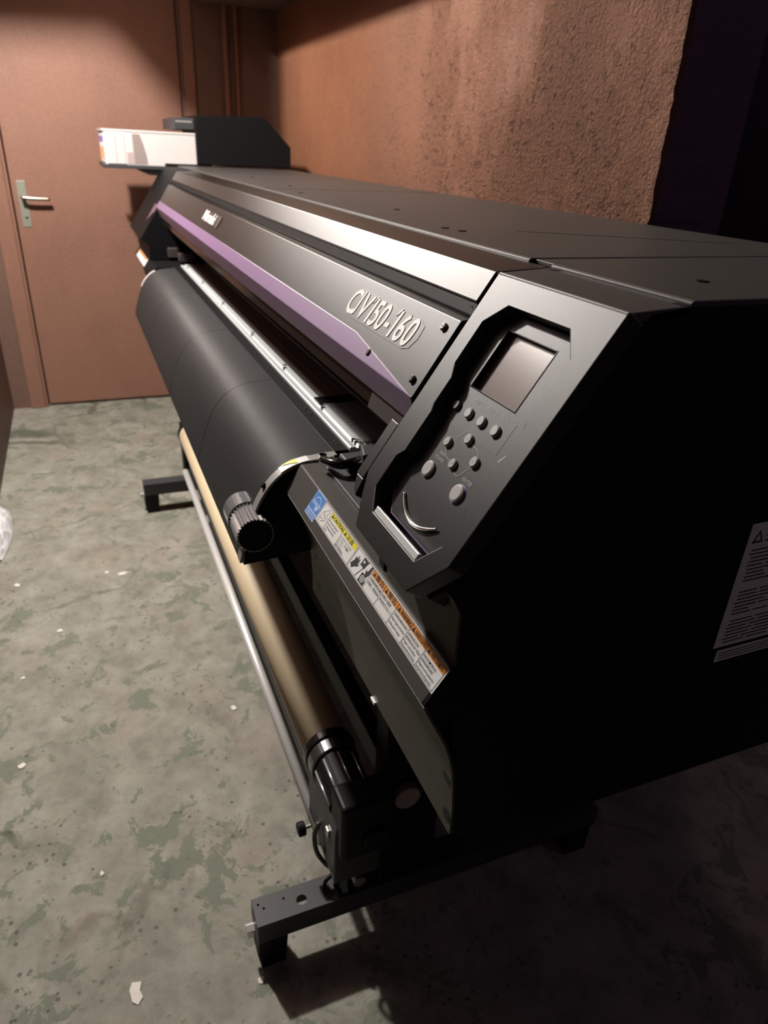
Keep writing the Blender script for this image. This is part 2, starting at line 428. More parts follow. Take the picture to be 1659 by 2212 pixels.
# ------------------------------------------------------------------ the printer
P = thing('wide_format_printer', 'long charcoal wide format printer with lilac stripe and control panel, on a black stand', 'printer', (-1.95, .60, 0))
TW = Plane((0, .2674, 1.0536), (1, 0, 0), (0, .556, .831))       # sloping front of the towers
PN = Plane((0, .304, 1.112), (1, 0, 0), (0, .0500, .0760))        # front cover face
ST = Plane((0, .241, .881), (1, 0, 0), (0, .026, .037))           # label strip
XN, XG = -.44, -.637          # near tower: outer side / gap to the cover
XC0, XC1 = -.641, -3.02        # front cover
XF = -3.50                     # far outer side

# side panels: tower above, cabinet below
side = [(.95,1.241), (.452,1.241), (.392,1.2335), (.262,1.0316), (.236,.990), (.262,.975), (.270,.925), (.267,.918)]
low = [(.267,.918), (.241,.881), (.247,.868), (.254,.855), (.268,.825), (.276,.802), (.281,.782), (.284,.759), (.287,.72), (.287,.685), (.324,.653), (.95,.651)]
sd = [(.95,1.241), (.452,1.241), (.413,1.236), (.2760,1.0316), (.262,.995), (.272,.975), (.272,.9175), (.95,.9175)]
bm = B(); prism(bm, sd, -.456, XN)
link('tower_side_cover', bm, 'black_sheet', P, .0015)
bm = B(); prism(bm, sd[:2]+[(.470,1.236), (.335,1.0316), (.315,.995), (.31,.975), (.31,.9175), (.95,.9175)], XG+.004, -.4565); link('tower_core', bm, 'black', P)
bm = B(); prism(bm, sd[1:7]+[(.31,.9175), (.31,.99), (.46,1.20)], XG+.004, -.618); link('tower_inner_cover', bm, 'black_sheet', P, .001)
bm = B(); prism(bm, [(.95,.9165), (.30,.9165)]+[(.282,.87), (.276,.84)]+[(.2805,.8015), (.285,.782), (.288,.759), (.2905,.72), (.2905,.688), (.326,.655), (.95,.651)], -.935, XN-.0015)
link('lower_side_cover', bm, 'black_sheet', P, .001)
bm = B()  # dark joint between the upper and lower side covers
box(bm, XN-.002, XN+.0006, .40, .95, .8515, .8545); link('cover_joint', bm, 'black', P)
# olive front skin of the cabinet
ol = [(.243,.8795), (.249,.866), (.256,.852), (.270,.823), (.278,.801), (.2825,.782), (.2855,.759), (.2885,.72), (.2885,.686)]
bm = B(); shell(bm, [(y-.0015, z) for y, z in ol], -.941, XN+.0005, -.003)
o = link('front_skirt', bm, 'olive', P); o['label'] = 'dull olive grey skirt panel'
for x, z in ((-.914,.771), (-.912,.713), (-.452,.762), (-.449,.706)):
    y = .2795 if z > .75 else .2845
    bm = B(); y = {.771: .2821, .713: .2866, .762: .2833, .706: .2865}[z]; cyl(bm, (x, y, z), (x, y+.003, z), .0080, n=20); s_ = link('bolt_hole', bm, 'black', P)
bm = B(); box(bm, -.668, -.655, .2845, .2885, .6825, .6865); link('latch_tip', bm, 'chrome', P)
# neck under the tower
bm = B(); box(bm, -.607, XN-.001, .2705, .40, .918, 1.0); link('tower_neck', bm, 'olive', P, .002)
# label strip + shelf
bm = B(); prism(bm, [(.241,.881), (.267,.918), (.30,.918), (.30,.885)], -.935, XN-.0035)
link('strip_housing', bm, 'case_dark', P, .0015)
bm = B(); prism(bm, [(.2418,.8812), (.2675,.9178), (.302,.9178), (.302,.88), (.262,.845)], XN-.0034, XN-.0004); link('strip_end_cap', bm, 'black_sheet', P)
bm = B(); box(bm, -.935, -.62, .297, .60, .918, .9225); link('shelf_plate', bm, 'frame_black', P, .0012)
bm = B(); cyl(bm, (-.846, .333, .9222), (-.846, .333, .9229), .014, n=24); link('shelf_hole', bm, 'black', P)
bm = B(); cyl(bm, (-.702, .306, .9222), (-.702, .306, .925), .004, n=12); link('shelf_screw', bm, 'screw', P)

# tower front bezel with the octagonal recess
out = [(-.637,.222), (-.4395,.222), (-.4395,-.027), (-.468,-.071), (-.597,-.071), (-.623,-.040), (-.637,-.020)]
rec = [(-.588,.193), (-.490,.193), (-.467,.170), (-.467,.108), (-.463,.102), (-.463,.078), (-.467,.070), (-.467,.022), (-.463,.014), (-.463,-.018), (-.483,-.046), (-.584,-.046), (-.606,-.026), (-.606,.012), (-.598,.022), (-.598,.070), (-.602,.078), (-.602,.108), (-.612,.123), (-.612,.169)]
bm = cutout(out, [rec], .020, TW.mat())
bez = link('tower_bezel', bm, 'case', P, .0012)
bm = B(); TW.poly(bm, [(-.636,.221), (-.4405,.221), (-.4405,-.026), (-.469,-.069), (-.596,-.069), (-.636,-.022)], -.060, -.0290)
link('panel_tray', bm, 'black', bez)
# bright catch edge along the foot of the recess
bm = B(); TW.poly(bm, [(-.5835,-.0458), (-.4835,-.0458), (-.4835,-.0385), (-.5835,-.0385)], -.0045, -.0006)
link('recess_sill', bm, 'alu', bez, .0005)
# control panel plate
CPN = -.0150
plate = [(-.589,.1915), (-.4905,.1915), (-.4685,.1695), (-.4685,-.016), (-.486,-.036), (-.578,-.036), (-.604,-.012), (-.6105,.0), (-.6105,.168)]
bm = B(); TW.poly(bm, [(x+(.0012 if x > -.53 else -.0012), y-(.0016 if y < 0 else 0)) for x, y in [(-.4685,.06), (-.4685,-.016), (-.486,-.036), (-.578,-.036), (-.604,-.012), (-.6105,.0), (-.6105,.06)]], -.021, CPN-.0006)
link('panel_rim', bm, 'purple', bez)
scr = [(-.5865,.1115), (-.5045,.1115), (-.5045,.1755), (-.5865,.1755)]
def clip(poly, ax, val, sgn):
    out_ = []
    for i, p in enumerate(poly):
        q = poly[(i+1) % len(poly)]; dp, dq = sgn*(p[ax]-val), sgn*(q[ax]-val)
        if dp >= 0: out_.append(p)
        if dp*dq < 0:
            t_ = dp/(dp-dq); out_.append((p[0]+(q[0]-p[0])*t_, p[1]+(q[1]-p[1])*t_))
    return out_
bm = B(); SX0, SX1, SY0, SY1 = -.5865, -.5045, .1115, .1755
mid_ = clip(clip(plate, 0, SX0, 1), 0, SX1, -1)
for piece in (clip(plate, 0, SX0, -1), clip(plate, 0, SX1, 1), clip(mid_, 1, SY0, -1), clip(mid_, 1, SY1, 1)): TW.poly(bm, piece, CPN-.0035, CPN)
bmesh.ops.remove_doubles(bm, verts=bm.verts, dist=1e-6)
cp = link('control_panel', bm, 'case', bez)
bm = B(); TW.rect(bm, -.5865, -.5045, .1115, .1755, CPN-.0090, CPN-.0062); link('display', bm, 'screen', bez)
bm = B()
for q in ((-.5872, -.5858, .1108, .1762), (-.5052, -.5038, .1108, .1762), (-.5858, -.5052, .1748, .1762), (-.5858, -.5052, .1108, .1122)): TW.rect(bm, *q, CPN-.0062, CPN+.0005)
link('display_frame', bm, 'gloss_black', bez, .0004)
bm = B(); TW.rect(bm, -.577, -.492, .0705, .1035, CPN, CPN+.0002); link('function_field', bm, satin('slate_field', (.034,.034,.036), .475, 1.40, (1300, .1, .0004)), bez)
for i, (x, y, r) in enumerate([(-.586,.0885,.0052), (-.561,.0885,.0056), (-.5365,.0885,.0057), (-.511,.0885,.0058),
                (-.563,.0548,.0052), (-.537,.0685,.0054), (-.536,.0410,.0052), (-.510,.0548,.0055),
                (-.565,.0222,.0085), (-.505,.0228,.0088)]):
    bm = B(); TW.disc(bm, x, y, r, CPN-.001, CPN+.0026, k=28); TW.disc(bm, x, y, r, CPN+.0026, CPN+.0036, k=28, r1=r*.80)
    b = link('button', bm, 'grey', bez, smooth=False)
    if i == 0: b.data.materials[0] = M['grey_dark']
    if 4 <= i < 8:
        bm = B(); a = (0, math.pi/2, math.pi, -math.pi/2)[(2, 1, 3, 0)[i-4]]
        for q in (-.7, .7):
            e = (x-math.cos(a+q)*.0019, y-math.sin(a+q)*.0019)
            w_ = (-math.sin(a+q)*.00035, math.cos(a+q)*.00035); c0 = (x+math.cos(a)*.0008, y+math.sin(a)*.0008)
            TW.flat(bm, [(c0[0]-w_[0], c0[1]-w_[1]), (c0[0]+w_[0], c0[1]+w_[1]), (e[0]+w_[0], e[1]+w_[1]), (e[0]-w_[0], e[1]-w_[1])], CPN+.00375)
        link('arrow_print', bm, 'dim_letter', bez)
    if i == 9:
        bm = B(); TW.disc(bm, x, y, .0100, CPN-.001, CPN+.0006, k=28); link('button_ring', bm, 'violet', bez)
bm = B()
for txt, x, y, sz in (('FUNC1', -.566, .1005, .0056), ('FUNC2', -.5415, .1005, .0056), ('FUNC3', -.516, .1005, .0056),
                      ('END/', -.566, .0410, .0048), ('POWER', -.569, .0352, .0048), ('ENTER', -.512, .0348, .0056)):
    bm = B(); text_into(bm, txt, sz, TW.mat(x, y, CPN+.0004), bold=.00002); link('panel_print', bm, 'dim_letter', bez)
bm = B()
pts = [(-.556,.0625), (-.5475,.0755), (-.5435,.0755), None, (-.5305,.0665), (-.519,.0655), (-.5115,.0610), None, (-.5125,.0485), (-.520,.0355), (-.5245,.0345), (-.531,.0365), None, (-.5425,.0412), (-.554,.0425), (-.563,.0490)]
for a, b in zip(pts, pts[1:]):
    if a and b:
        dv = V3((b[0]-a[0], b[1]-a[1])).normalized(); n_ = (-dv.y*.00028, dv.x*.00028)
        TW.flat(bm, [(a[0]-n_[0], a[1]-n_[1]), (b[0]-n_[0], b[1]-n_[1]), (b[0]+n_[0], b[1]+n_[1]), (a[0]+n_[0], a[1]+n_[1])], CPN+.0004)
link('arrow_ring_print', bm, 'dim_letter', bez)
bm = B()
arc = [TW.p(x, y, CPN+.002) for x, y in [(-.5770+.0785*t_, -.0108-.0640*t_*(1-t_)-.003*t_) for t_ in [i/28 for i in range(29)]]]
tube(bm, arc, lambda t_: .0021*min(1, .45+4*t_*(1-t_)), 12); link('chrome_arc', bm, 'chrome', bez, smooth=True)

# slim guard strip left of the tower
bm = B(); TW.rect(bm, -.676, -.657, -.035, .037, -.034, -.012); TW.poly(bm, [(-.676,-.035), (-.657,-.035), (-.652,-.055), (-.664,-.050)], -.034, -.013)
link('guard_strip', bm, 'case', P, .0012)
bm = B(); TW.rect(bm, -.660, -.637, -.045, .20, -.075, -.030); link('guard_backing', bm, 'black', P)

# top deck
bm = B(); prism(bm, [(.452,1.2385), (.452,1.2425), (.455,1.2445), (.95,1.2445), (.95,1.2385)], XN, -.6385)
prism(bm, [(.452,1.2385), (.452,1.2425), (.455,1.2445), (.95,1.2445), (.95,1.2385)], -.680, -1.90)
prism(bm, [(.452,1.2385), (.452,1.2425), (.455,1.2445), (.95,1.2445), (.95,1.2385)], -1.903, XF)
box(bm, -.681, -.638, .460, .95, 1.2385, 1.2435)
link('top_cover', bm, 'case_dark', P, .0008)
bm = B()
prism(bm, [(.389,1.2365), (.4525,1.2405), (.4525,1.232), (.389,1.228)], -.6385, XN)
link('tower_cap', bm, 'case_dark', P, .0008)
for x, y in ((-2.04,.56), (-1.30,.56), (-.98,.50), (-.94,.507), (-1.73,.50), (-2.5,.56), (-.52,.54), (-.47,.60)):
    bm = B(); cyl(bm, (x, y, 1.2440), (x, y, 1.2456), .0060, n=18); link('cover_screw', bm, 'black', P)
bm = B(); tube(bm, [(-.945,.60,1.2444), (-.80,.88,1.2444)], .0006, 6); link('deck_seam', bm, 'black', P)
bm = B(); tube(bm, [(-1.9,.455,1.2444), (-1.9,.93,1.2444)], .0006, 6); link('deck_seam', bm, 'black', P)

# front cover: bevel, groove, face, lilac trim
cov = [(.4525,1.2405), (.389,1.2370), (.367,1.2090), (.3735,1.2010), (.3735,1.1935), (.3545,1.1890), (.304,1.112), (.293,1.0965), (.40,1.085), (.452,1.15)]
bm = B(); prism(bm, [(.4525,1.2405), (.389,1.2370), (.3693,1.2081), (.3780,1.2020), (.3765,1.1920), (.45,1.19)], XC1, XC0)
fc = link('front_cover', bm, 'case', P, .0012)
bm = B(); prism(bm, [(.3722,1.2068), (.3668,1.1945), (.3700,1.1905), (.3850,1.1980), (.3850,1.2040)], XC1+.001, XC0-.001); link('cover_groove', bm, 'black', fc)
bm = B(); prism(bm, [(.3775,1.1925), (.3545,1.1890), (.304,1.112), (.305,1.106), (.40,1.106)], XC1, XC0)
link('cover_face', bm, 'case', fc, .0010)
lil = [(-.640,-.0005), (-.846,.0250), (XC1+.004,.0250), (XC1+.004,-.0005)]
bm = B(); PN.poly(bm, lil, -.004, .0018); 
prism(bm, [(.3022,1.1126), (.3145,1.0770), (.326,1.0765), (.316,1.112)], XC1+.004, XC0-.0005)
link('lilac_trim', bm, 'purple', fc, .0008)
bm = B(); box(bm, XC1+.01, XC0-.002, .3165, .42, 1.0790, 1.108); link('cover_underside', bm, 'black', fc)
def screw(u, v, r, m_='screw'):
    bm = B(); PN.disc(bm, u, v, r, -.001, .0028, k=22); PN.disc(bm, u, v, r, .0028, .0040, k=22, r1=r*.7)
    c = r*.62; t_ = r*.13
    PN.rect(bm, u-c, u+c, v-t_, v+t_, .0038, .00415, 1); PN.rect(bm, u-t_, u+t_, v-c, v+c, .0038, .00416, 1)
    link('cover_face_screw', bm, [m_, 'ink'], fc)
screw(-.663, .079, .0046, 'steel'); screw(-.782, .0125, .0046); screw(-.6590, .0160, .0046)
bm = B(); cyl(bm, (-.650,.3745,1.198), (-.650,.369,1.198), .0045, n=16); link('groove_screw', bm, 'screw', fc)
# raised model badge
bm = B()
pl = [(-.917,.040), (-.905,.0365), (-.720,.0365), (-.706,.041), (-.6985,.055), (-.700,.070), (-.712,.0745), (-.775,.0745), (-.790,.0775), (-.905,.0775), (-.918,.070), (-.921,.055)]
PN.poly(bm, pl, .0002, .0006, 1)
for ch, u in (('C', -.9200), ('J', -.8905), ('V', -.8790), ('1', -.8520), ('5', -.8360), ('0', -.8145), ('-', -.7905), ('1', -.7765), ('6', -.7570), ('0', -.7340)):
    q = .76 if ch == 'J' else 1.
    text_into(bm, ch, .0490*q, PN.mat(u, .0405+(.0088 if q < 1 else 0), .0010, sx=.86), 0, bold=.0008, shear=.16, extrude=.0004, res=8)
    if ch == '1': PN.poly(bm, [(u+.0035, .0655), (u+.0035+.0042, .0690), (u+.0118, .0765), (u+.0085, .0765)], .0008, .0014, 0)
badge = link('model_badge', bm, ['letter', satin('clear_backing', (.040,.040,.039), .475, 1.42, (1500,.1,.0003))], fc)
badge['label'] = 'white model lettering'
bm = B(); PN.rect(bm, -2.105, -1.885, .0455, .0755, .0002, .0022, 1)
text_into(bm, 'Mimaki', .040, PN.mat(-2.098, .0480, .0034, sx=1.52), 0, bold=.0006, extrude=.0006, space=.95)
lb = link('maker_badge', bm, ['letter', 'screw'], fc)
lb['label'] = 'silver maker lettering'

# far tower and cabinet
bm = B(); prism(bm, [(.95,1.241), (.452,1.241), (.392,1.236), (.262,1.0416), (.232,.996), (.262,.975), (.262,.918), (.95,.918)], XF, XC1-.004)
ft = link('far_tower', bm, 'black_sheet', P, .002)
bm = B(); TW.poly(bm, [(-3.105,.020), (-3.024,.0575), (-3.024,.0775), (-3.105,.0775)], -.003, .0012); TW.poly(bm, [(-3.105,.004), (-3.024,.048), (-3.024,.0575), (-3.105,.020)], -.003, .0012)
link('tower_trim', bm, mat('plum_trim', (.13,.07,.10), .45), P, .0006)
bm = B(); prism(bm, [(.95,.917), (.267,.917), (.241,.881), (.268,.825), (.284,.759), (.287,.685), (.324,.653), (.95,.651)], XF, -2.855)
link('far_cabinet', bm, 'black_sheet', P, .002)
bm = B(); ST.rect(bm, -3.44, -3.10, .002, .034, .0005, .0009, 0); ST.rect(bm, -3.44, -3.13, .025, .0335, .0009, .0012, 1)
fl = link('far_warning_label', bm, ['sticker', 'orange'], P)
bm = B(); box(bm, -3.05, -3.00, .33, .37, .93, .965); link('cutter_block', bm, mat('brown_black_plastic', (.05,.04,.035), .5), P, .002)
bm = B(); box(bm, -2.96, -2.90, .36, .42, .928, .955); link('cutter_block', bm, mat('brown_black_block', (.05,.04,.035), .5), P, .002)

# platen, rail, rear wall of the print path
bm = B(); box(bm, -2.86, -.66, .379, .55, .88, .9255); link('platen', bm, 'platen', P)
bm = B(); box(bm, -2.86, -.66, .535, .56, .9255, 1.09); link('path_back', bm, 'black', P)
bm = B(); box(bm, -2.84, -.70, .440, .470, .9255, .938); link('pinch_bar', bm, 'case_dark', P, .003)
bm = B(); prism(bm, [(.352,.918), (.352,.9265), (.3535,.9278), (.361,.9278), (.3635,.9255), (.3665,.9255), (.3665,.9295), (.3795,.9295), (.3795,.918)], -2.83, -.955)
rl = link('media_rail', bm, 'alu', P, .0006)
for x in (-.975, -.962): 
    bm = B(); cyl(bm, (x, .3725, .929), (x, .3725, .9312), .0042, n=16); link('rail_screw', bm, 'steel', rl)
    bm = B(); cyl(bm, (x-.008, .368, .9255), (x-.008, .368, .9302), .0035, n=14); link('rail_hole', bm, 'black', rl)
for x in (-1.16, -1.42, -1.72, -2.1, -2.45, -2.78):
    bm = B(); cyl(bm, (x, .3725, .929), (x, .3725, .9312), .0042, n=16); link('rail_screw', bm, 'steel', rl)
    bm = B(); box(bm, x+.012, x+.022, .3655, .372, .9258, .9299); link('rail_slot', bm, 'black', rl)
bm = B(); box(bm, -2.83, -.957, .326, .3515, .900, .9235); sh = link('heater_shelf', bm, 'black', P, .001)
for x in (-.985, -.995, -1.13, -1.16, -1.27, -1.43, -1.55, -1.75, -1.95, -2.15):
    bm = B(); cyl(bm, (x, .3415, .9233), (x, .3415, .9250), .0026, n=12); link('shelf_rivet', bm, 'steel', sh)
# ribbed after-heater cover
prof = [(.328,.9225), (.310,.9215), (.290,.9200), (.273,.9175), (.256,.9125), (.240,.9040), (.226,.8920), (.214,.8775), (.203,.8590), (.193,.8360), (.184,.8110), (.176,.7850), (.170,.760)]
prof = [(p.x, p.y) for p in spline([(y, z, 0) for y, z in prof], 3)]
bm = B(); 
for a, b in ((-2.80,-2.305), (-2.303,-1.802), (-1.80,-1.352), (-1.35,-.958)): shell(bm, prof, a, b, -.004)
rc = link('ribbed_cover', bm, 'ribbed', P)
bm = B(); shell(bm, [(y-.0012, z+.0012) for y, z in prof], -.9575, -.9385, -.004)
eb = link('cover_end_band', bm, mat('satin_grey_edge', (.30,.29,.28), .4, .3), P)
lab = [(i, q) for i, q in enumerate(prof)]
seg = [(y-.0022, z+.0020) for y, z in prof if .236 < y < .287]
bm = B(); shell(bm, seg, -.9572, -.9388, -.0008); hl = link('hot_label', bm, 'sticker', eb)
bm = B(); seg2 = [(y-.0030, z+.0027) for y, z in prof if .240 < y < .268]
ys = len(seg2)
vv = [bm.verts.new((-.9565+.0005*0, y, z)) for y, z in seg2]; ww = [bm.verts.new((-.9405-.0150*(i/(ys-1)), y, z)) for i, (y, z) in enumerate(seg2)]
for i in range(ys-1): bm.faces.new((vv[i], vv[i+1], ww[i+1], ww[i]))
link('caution_triangle', bm, 'yellow', eb)
bm = B(); cyl(bm, (-.9525,.2145,.8810), (-.9525,.2105,.8850), .0045, n=14); link('band_screw', bm, 'black', eb)
bm = B(); shell(bm, [(y-.002, z+.002) for y, z in prof if .20 < y < .26], -2.802, -2.79, -.003); link('far_hot_label', bm, 'sticker', P)
bm = B(); prism(bm, [(y+.005, z-.004) for y, z in prof]+[(.30,.765), (.34,.80), (.345,.905)], -.9640, -.9395)
link('cover_end_plate', bm, 'black', P)
bm = B(); prism(bm, [(y+.006, z-.006) for y, z in prof if z > .8]+[(.30,.79), (.34,.90)], -2.80, -.966); link('heater_body', bm, 'black', P)
# roll end knob below the cover
kx0, kx1, ky, kz, kr = -1.005, -.905, .1905, .8185, .0290
bm = B(); n = 30; ring = []
for j, x in enumerate((-.972, -.915)):
    ring.append([bm.verts.new((x, ky+math.cos(2*math.pi*i/(2*n))*(kr if i % 2 else kr-.0028), kz+math.sin(2*math.pi*i/(2*n))*(kr if i % 2 else kr-.0028))) for i in range(2*n)])
for i in range(2*n): bm.faces.new((ring[0][i], ring[0][(i+1) % (2*n)], ring[1][(i+1) % (2*n)], ring[1][i]))
bm.faces.new(ring[0]); bm.faces.new(ring[1][::-1])
kn = link('feed_knob', bm, 'knurl', P)
bm = B(); cyl(bm, (-1.010, ky, kz), (-.972, ky, kz), kr+.0015, n=32); link('knob_collar', bm, 'knurl', kn, smooth=False)
bm = B(); cyl(bm, (-.9155, ky, kz), (-.9145, ky, kz), kr-.003, n=32); link('knob_face', bm, 'black', kn)
bm = B(); vs = []
for i in range(9):
    t_ = i/8; vs.append((bm.verts.new((-1.000, ky+.005+.06*t_, kz+kr+.0015-.004*t_+.004*math.sin(t_*7))), bm.verts.new((-.975, ky+.005+.055*t_, kz+kr+.001-.010*t_+.003*math.sin(t_*9+1)))))
for a, b in zip(vs, vs[1:]): bm.faces.new((a[0], a[1], b[1], b[0]))
link('film_tail', bm, 'clearfilm', kn, smooth=True)
# latch and clamp parts beside the rail end
bm = B(); tube(bm, spline([(-.905,.292,.934), (-.880,.300,.938), (-.872,.312,.938), (-.880,.330,.936), (-.895,.352,.932)], 6), .007, 10); link('latch_lever', bm, 'gloss_black', P, smooth=True)
bm = B(); box(bm, -.915, -.872, .320, .372, .9225, .938); link('latch_block', bm, 'frame_black', P, .003)
bm = B(); prism(bm, [(-.905,.350), (-.868,.340), (-.860,.365), (-.880,.385), (-.905,.38)], .9225, .952, axis=2); link('media_clamp', bm, 'frame_black', P, .003)
bm = B(); cyl(bm, (-.930,.300,.924), (-.930,.300,.932), .006, n=14); cyl(bm, (-.915,.318,.924), (-.915,.318,.933), .006, n=14); link('clamp_pins', bm, 'chrome', P)
bm = B(); cyl(bm, (-.935,.388,.93), (-.905,.388,.93), .012, n=18); box(bm, -.93, -.905, .375, .40, .90, .94); link('pinch_roller_end', bm, 'gloss_black', P, .002)
bm = B(); cyl(bm, (-.905,.384,.942), (-.905,.384,.945), .003, n=12); cyl(bm, (-.915,.392,.942), (-.915,.392,.945), .003, n=12); link('roller_screws', bm, 'chrome', P)
# edge guard: clear plate with a dark bar, smoked side pane
bm = B(); box(bm, -1.155, -.965, .372, .450, .9310, .9325); eg = link('edge_guard', bm, 'clearfilm', P)
bm = B(); box(bm, -1.190, -1.155, .366, .452, .9305, .9335); link('guard_bar', bm, 'gloss_black', eg)
bm = B(); prism(bm, [(.3185,1.0765), (.3115,1.054), (.3145,1.054), (.323,1.0765)], -.785, -.641); o = link('smoked_window', bm, 'case_dark', P)
bm = B(); prism(bm, [(.3225,1.0765), (.3160,1.056), (.3185,1.056), (.3255,1.0765)], -2.98, -.786); link('smoked_pane', bm, 'smoke', P)

# body beam between the cabinets
bm = B(); prism(bm, [(.40,.90), (.40,.70), (.44,.66), (.95,.66), (.95,1.235), (.56,1.235), (.56,.90)], -2.855, -.937); link('main_beam', bm, 'black', P)
bm = B(); box(bm, -2.855, -.945, .385, .399, .70, .80); link('lower_apron', bm, 'case_dark', P)

# warning label on the strip
def strip_label():
    bm = B(); I, W, Y, O_, BL, PB, RE = 1, 0, 2, 3, 4, 5, 6
    N0, N1, N2 = .0003, .0006, .0008
    ST.rect(bm, -.8055, -.4405, .0150, .0440, N0, N1, W)
    def line(u0, v0, u1, v1, w_=.00028):
        dv = V3((u1-u0, v1-v0)).normalized(); n_ = (-dv.y*w_, dv.x*w_)
        ST.flat(bm, [(u0-n_[0], v0-n_[1]), (u1-n_[0], v1-n_[1]), (u1+n_[0], v1+n_[1]), (u0+n_[0], v0+n_[1])], N2+.0001, I)
    def pol(pts, mi, n_=N2): ST.flat(bm, pts, n_, mi)
    def rc(u0, u1, v0, v1, mi, n_=N2): pol([(u0, v0), (u1, v0), (u1, v1), (u0, v1)], mi, n_)
    t0, t1, hb = .0165, .0427, .0355
    for v in (t0, t1): line(-.804, v, -.443, v)
    for u in (-.804, -.775, -.728, -.6805, -.678, -.627, -.591, -.555, -.5185, -.482, -.443): line(u, t0, u, t1)
    rc(-.7745, -.6810, hb, t1, Y, N2-.0001); rc(-.6265, -.4433, hb, t1, O_, N2-.0001)
    line(-.728, hb, -.728, t1); 
    def tri(u, mi=I): pol([(u, hb+.0010), (u+.0066, hb+.0010), (u+.0033, hb+.0062)], mi, N2+.0001)
    def tx(s, u, v, size, mi=I, bold=.00004, sx=1., fit=None):
        if fit:
            n0 = len(bm.verts); text_into(bm, s, size, Matrix.Identity(4), mi, bold=bold); bm.verts.ensure_lookup_table()
            new = list(bm.verts)[n0:]; sx = min(sx, fit/max(x.co.x for x in new)); M4 = ST.mat(u, v, N2+.00015, sx=sx)
            for x in new: x.co = M4 @ x.co
        else: text_into(bm, s, size, ST.mat(u, v, N2+.00015, sx=sx), mi, bold=bold)
    tri(-.772); tx('CAUTION', -.764, hb+.0012, .0068, bold=.00006, sx=1.12)
    tri(-.7235); tx('注意', -.715, hb+.0009, .0068, sx=1.7)
    for u, s, sx in ((-.6235, '警告', 1.3), (-.5885, '警告', 1.3), (-.5530, 'WARNING', .84), (-.5165, 'WAARSCHUWING', .50), (-.4800, 'AVERTISSEMENT', .50)):
        tri(u); tx(s, u+.0076, hb+.0012, .0066, bold=.00006, sx=1.7 if ord(s[0]) > 0x2000 else 1., fit=.0255)
    for u, ls in ((-.773, ['Do not touch shaft of', 'the motor with hand', 'in high speed feeding', 'mode.']),
                  (-.7265, ['インクカートリッジの', 'ランプに、手で触れ', 'ないこと。', '動作中開閉禁止。']),
                  (-.625, ['手指等身体部位接触', '活动部位，危险请远离。']),
                  (-.589, ['危険な可動部', '指や身体を近づけないこと']),
                  (-.553, ['HAZARDOUS MOVING PARTS', 'Keep fingers and other', 'body parts away.']),
                  (-.5168, ['GEFÄHRLICHE', 'BEWEGLICHE TEILE', 'Finger und andere', 'Körperteile fernhalten.']),
                  (-.4805, ['PIECES MOBILES', 'DANGEREUSES', 'Doigts et autres parties du', 'corps hors de portée.'])):
        k = len(ls); sz = .0039 if k < 4 else .0036
        for i, s in enumerate(ls):
            tx(s, u, hb-.0048-i*(.0043 if k > 3 else .0052), sz*1.06, bold=.00002, sx=1., fit=.0425 if u < -.70 else .0325)
    # crushed-hand pictogram, thin
    def poly_line(pts):
        for a, b in zip(pts, pts[1:]): line(*a, *b, .0002)
    poly_line([(-.801,.0195), (-.797,.0255), (-.795,.0320), (-.790,.0375), (-.784,.0405), (-.780,.0385), (-.784,.0330), (-.779,.0300), (-.782,.0255), (-.786,.0225), (-.792,.0200), (-.801,.0195)])
    poly_line([(-.797,.0330), (-.792,.0335), (-.788,.0290), (-.784,.0285)]); poly_line([(-.799,.0225), (-.791,.0245), (-.785,.0240)])
    rc(-.7905, -.7885, .0285, .0305, RE); rc(-.7865, -.7850, .0262, .0280, RE)
    # hand under a dropping block; hand drawn into rollers
    pol([(-.6560,.0418), (-.6440,.0418), (-.6440,.0315), (-.6560,.0315)], I)
    pol([(-.6513+.0022*math.cos(a*math.pi/8), .0375+.0016*math.sin(a*math.pi/8)) for a in range(16)], W, N2+.0001)
    pol([(-.6755,.0225), (-.6690,.0190), (-.6650,.0230), (-.6585,.0268), (-.6560,.0300), (-.6600,.0292), (-.6575,.0332), (-.6615,.0312), (-.6605,.0362), (-.6645,.0325), (-.6655,.0382), (-.6685,.0322), (-.6720,.0345), (-.6715,.0290)], I)
    st8 = []
    for a in range(16):
        r = .0028 if a % 2 else .0014; st8.append((-.6583+r*math.cos(a*math.pi/8), .0302+r*.8*math.sin(a*math.pi/8)))
    pol(st8, W, N2+.0001)
    line(-.6530,.0172,-.6420,.0425,.0004)
    pol([(-.6435,.0172), (-.6285,.0172), (-.6285,.0225), (-.6350,.0285), (-.6435,.0285)], I)
    pol([(-.6330,.0425), (-.6295,.0425), (-.6290,.0330), (-.6325,.0262), (-.6370,.0290), (-.6400,.0345), (-.6365,.0330), (-.6345,.0345)], I, N2+.0001)
    for r0, r1 in ((.0052, .0042), (.0032, .0023), (.0012, 0)):
        for a in range(20):
            a0, a1 = a*math.pi/10, (a+1)*math.pi/10; c = (-.6360, .0228)
            q = [(c[0]+r0*math.cos(a0), c[1]+r0*.8*math.sin(a0)), (c[0]+r0*math.cos(a1), c[1]+r0*.8*math.sin(a1))]
            q += [(c[0]+r1*math.cos(a1), c[1]+r1*.8*math.sin(a1)), (c[0]+r1*math.cos(a0), c[1]+r1*.8*math.sin(a0))] if r1 else [c]
            pol(q, W, N2+.0002)
    o = link('warning_label', bm, ['sticker', 'ink', 'yellow', 'orange', 'blue', 'paleblue', mat('red_print', (.5,.12,.10), .5)], P)
    o['label'] = 'white sticker with yellow and orange hazard headings'
    # blue efficiency sticker, square panel over a name bar
    bm = B()
    ST.rect(bm, -.8425, -.8060, .0085, .0452, .0003, .0007, 0)
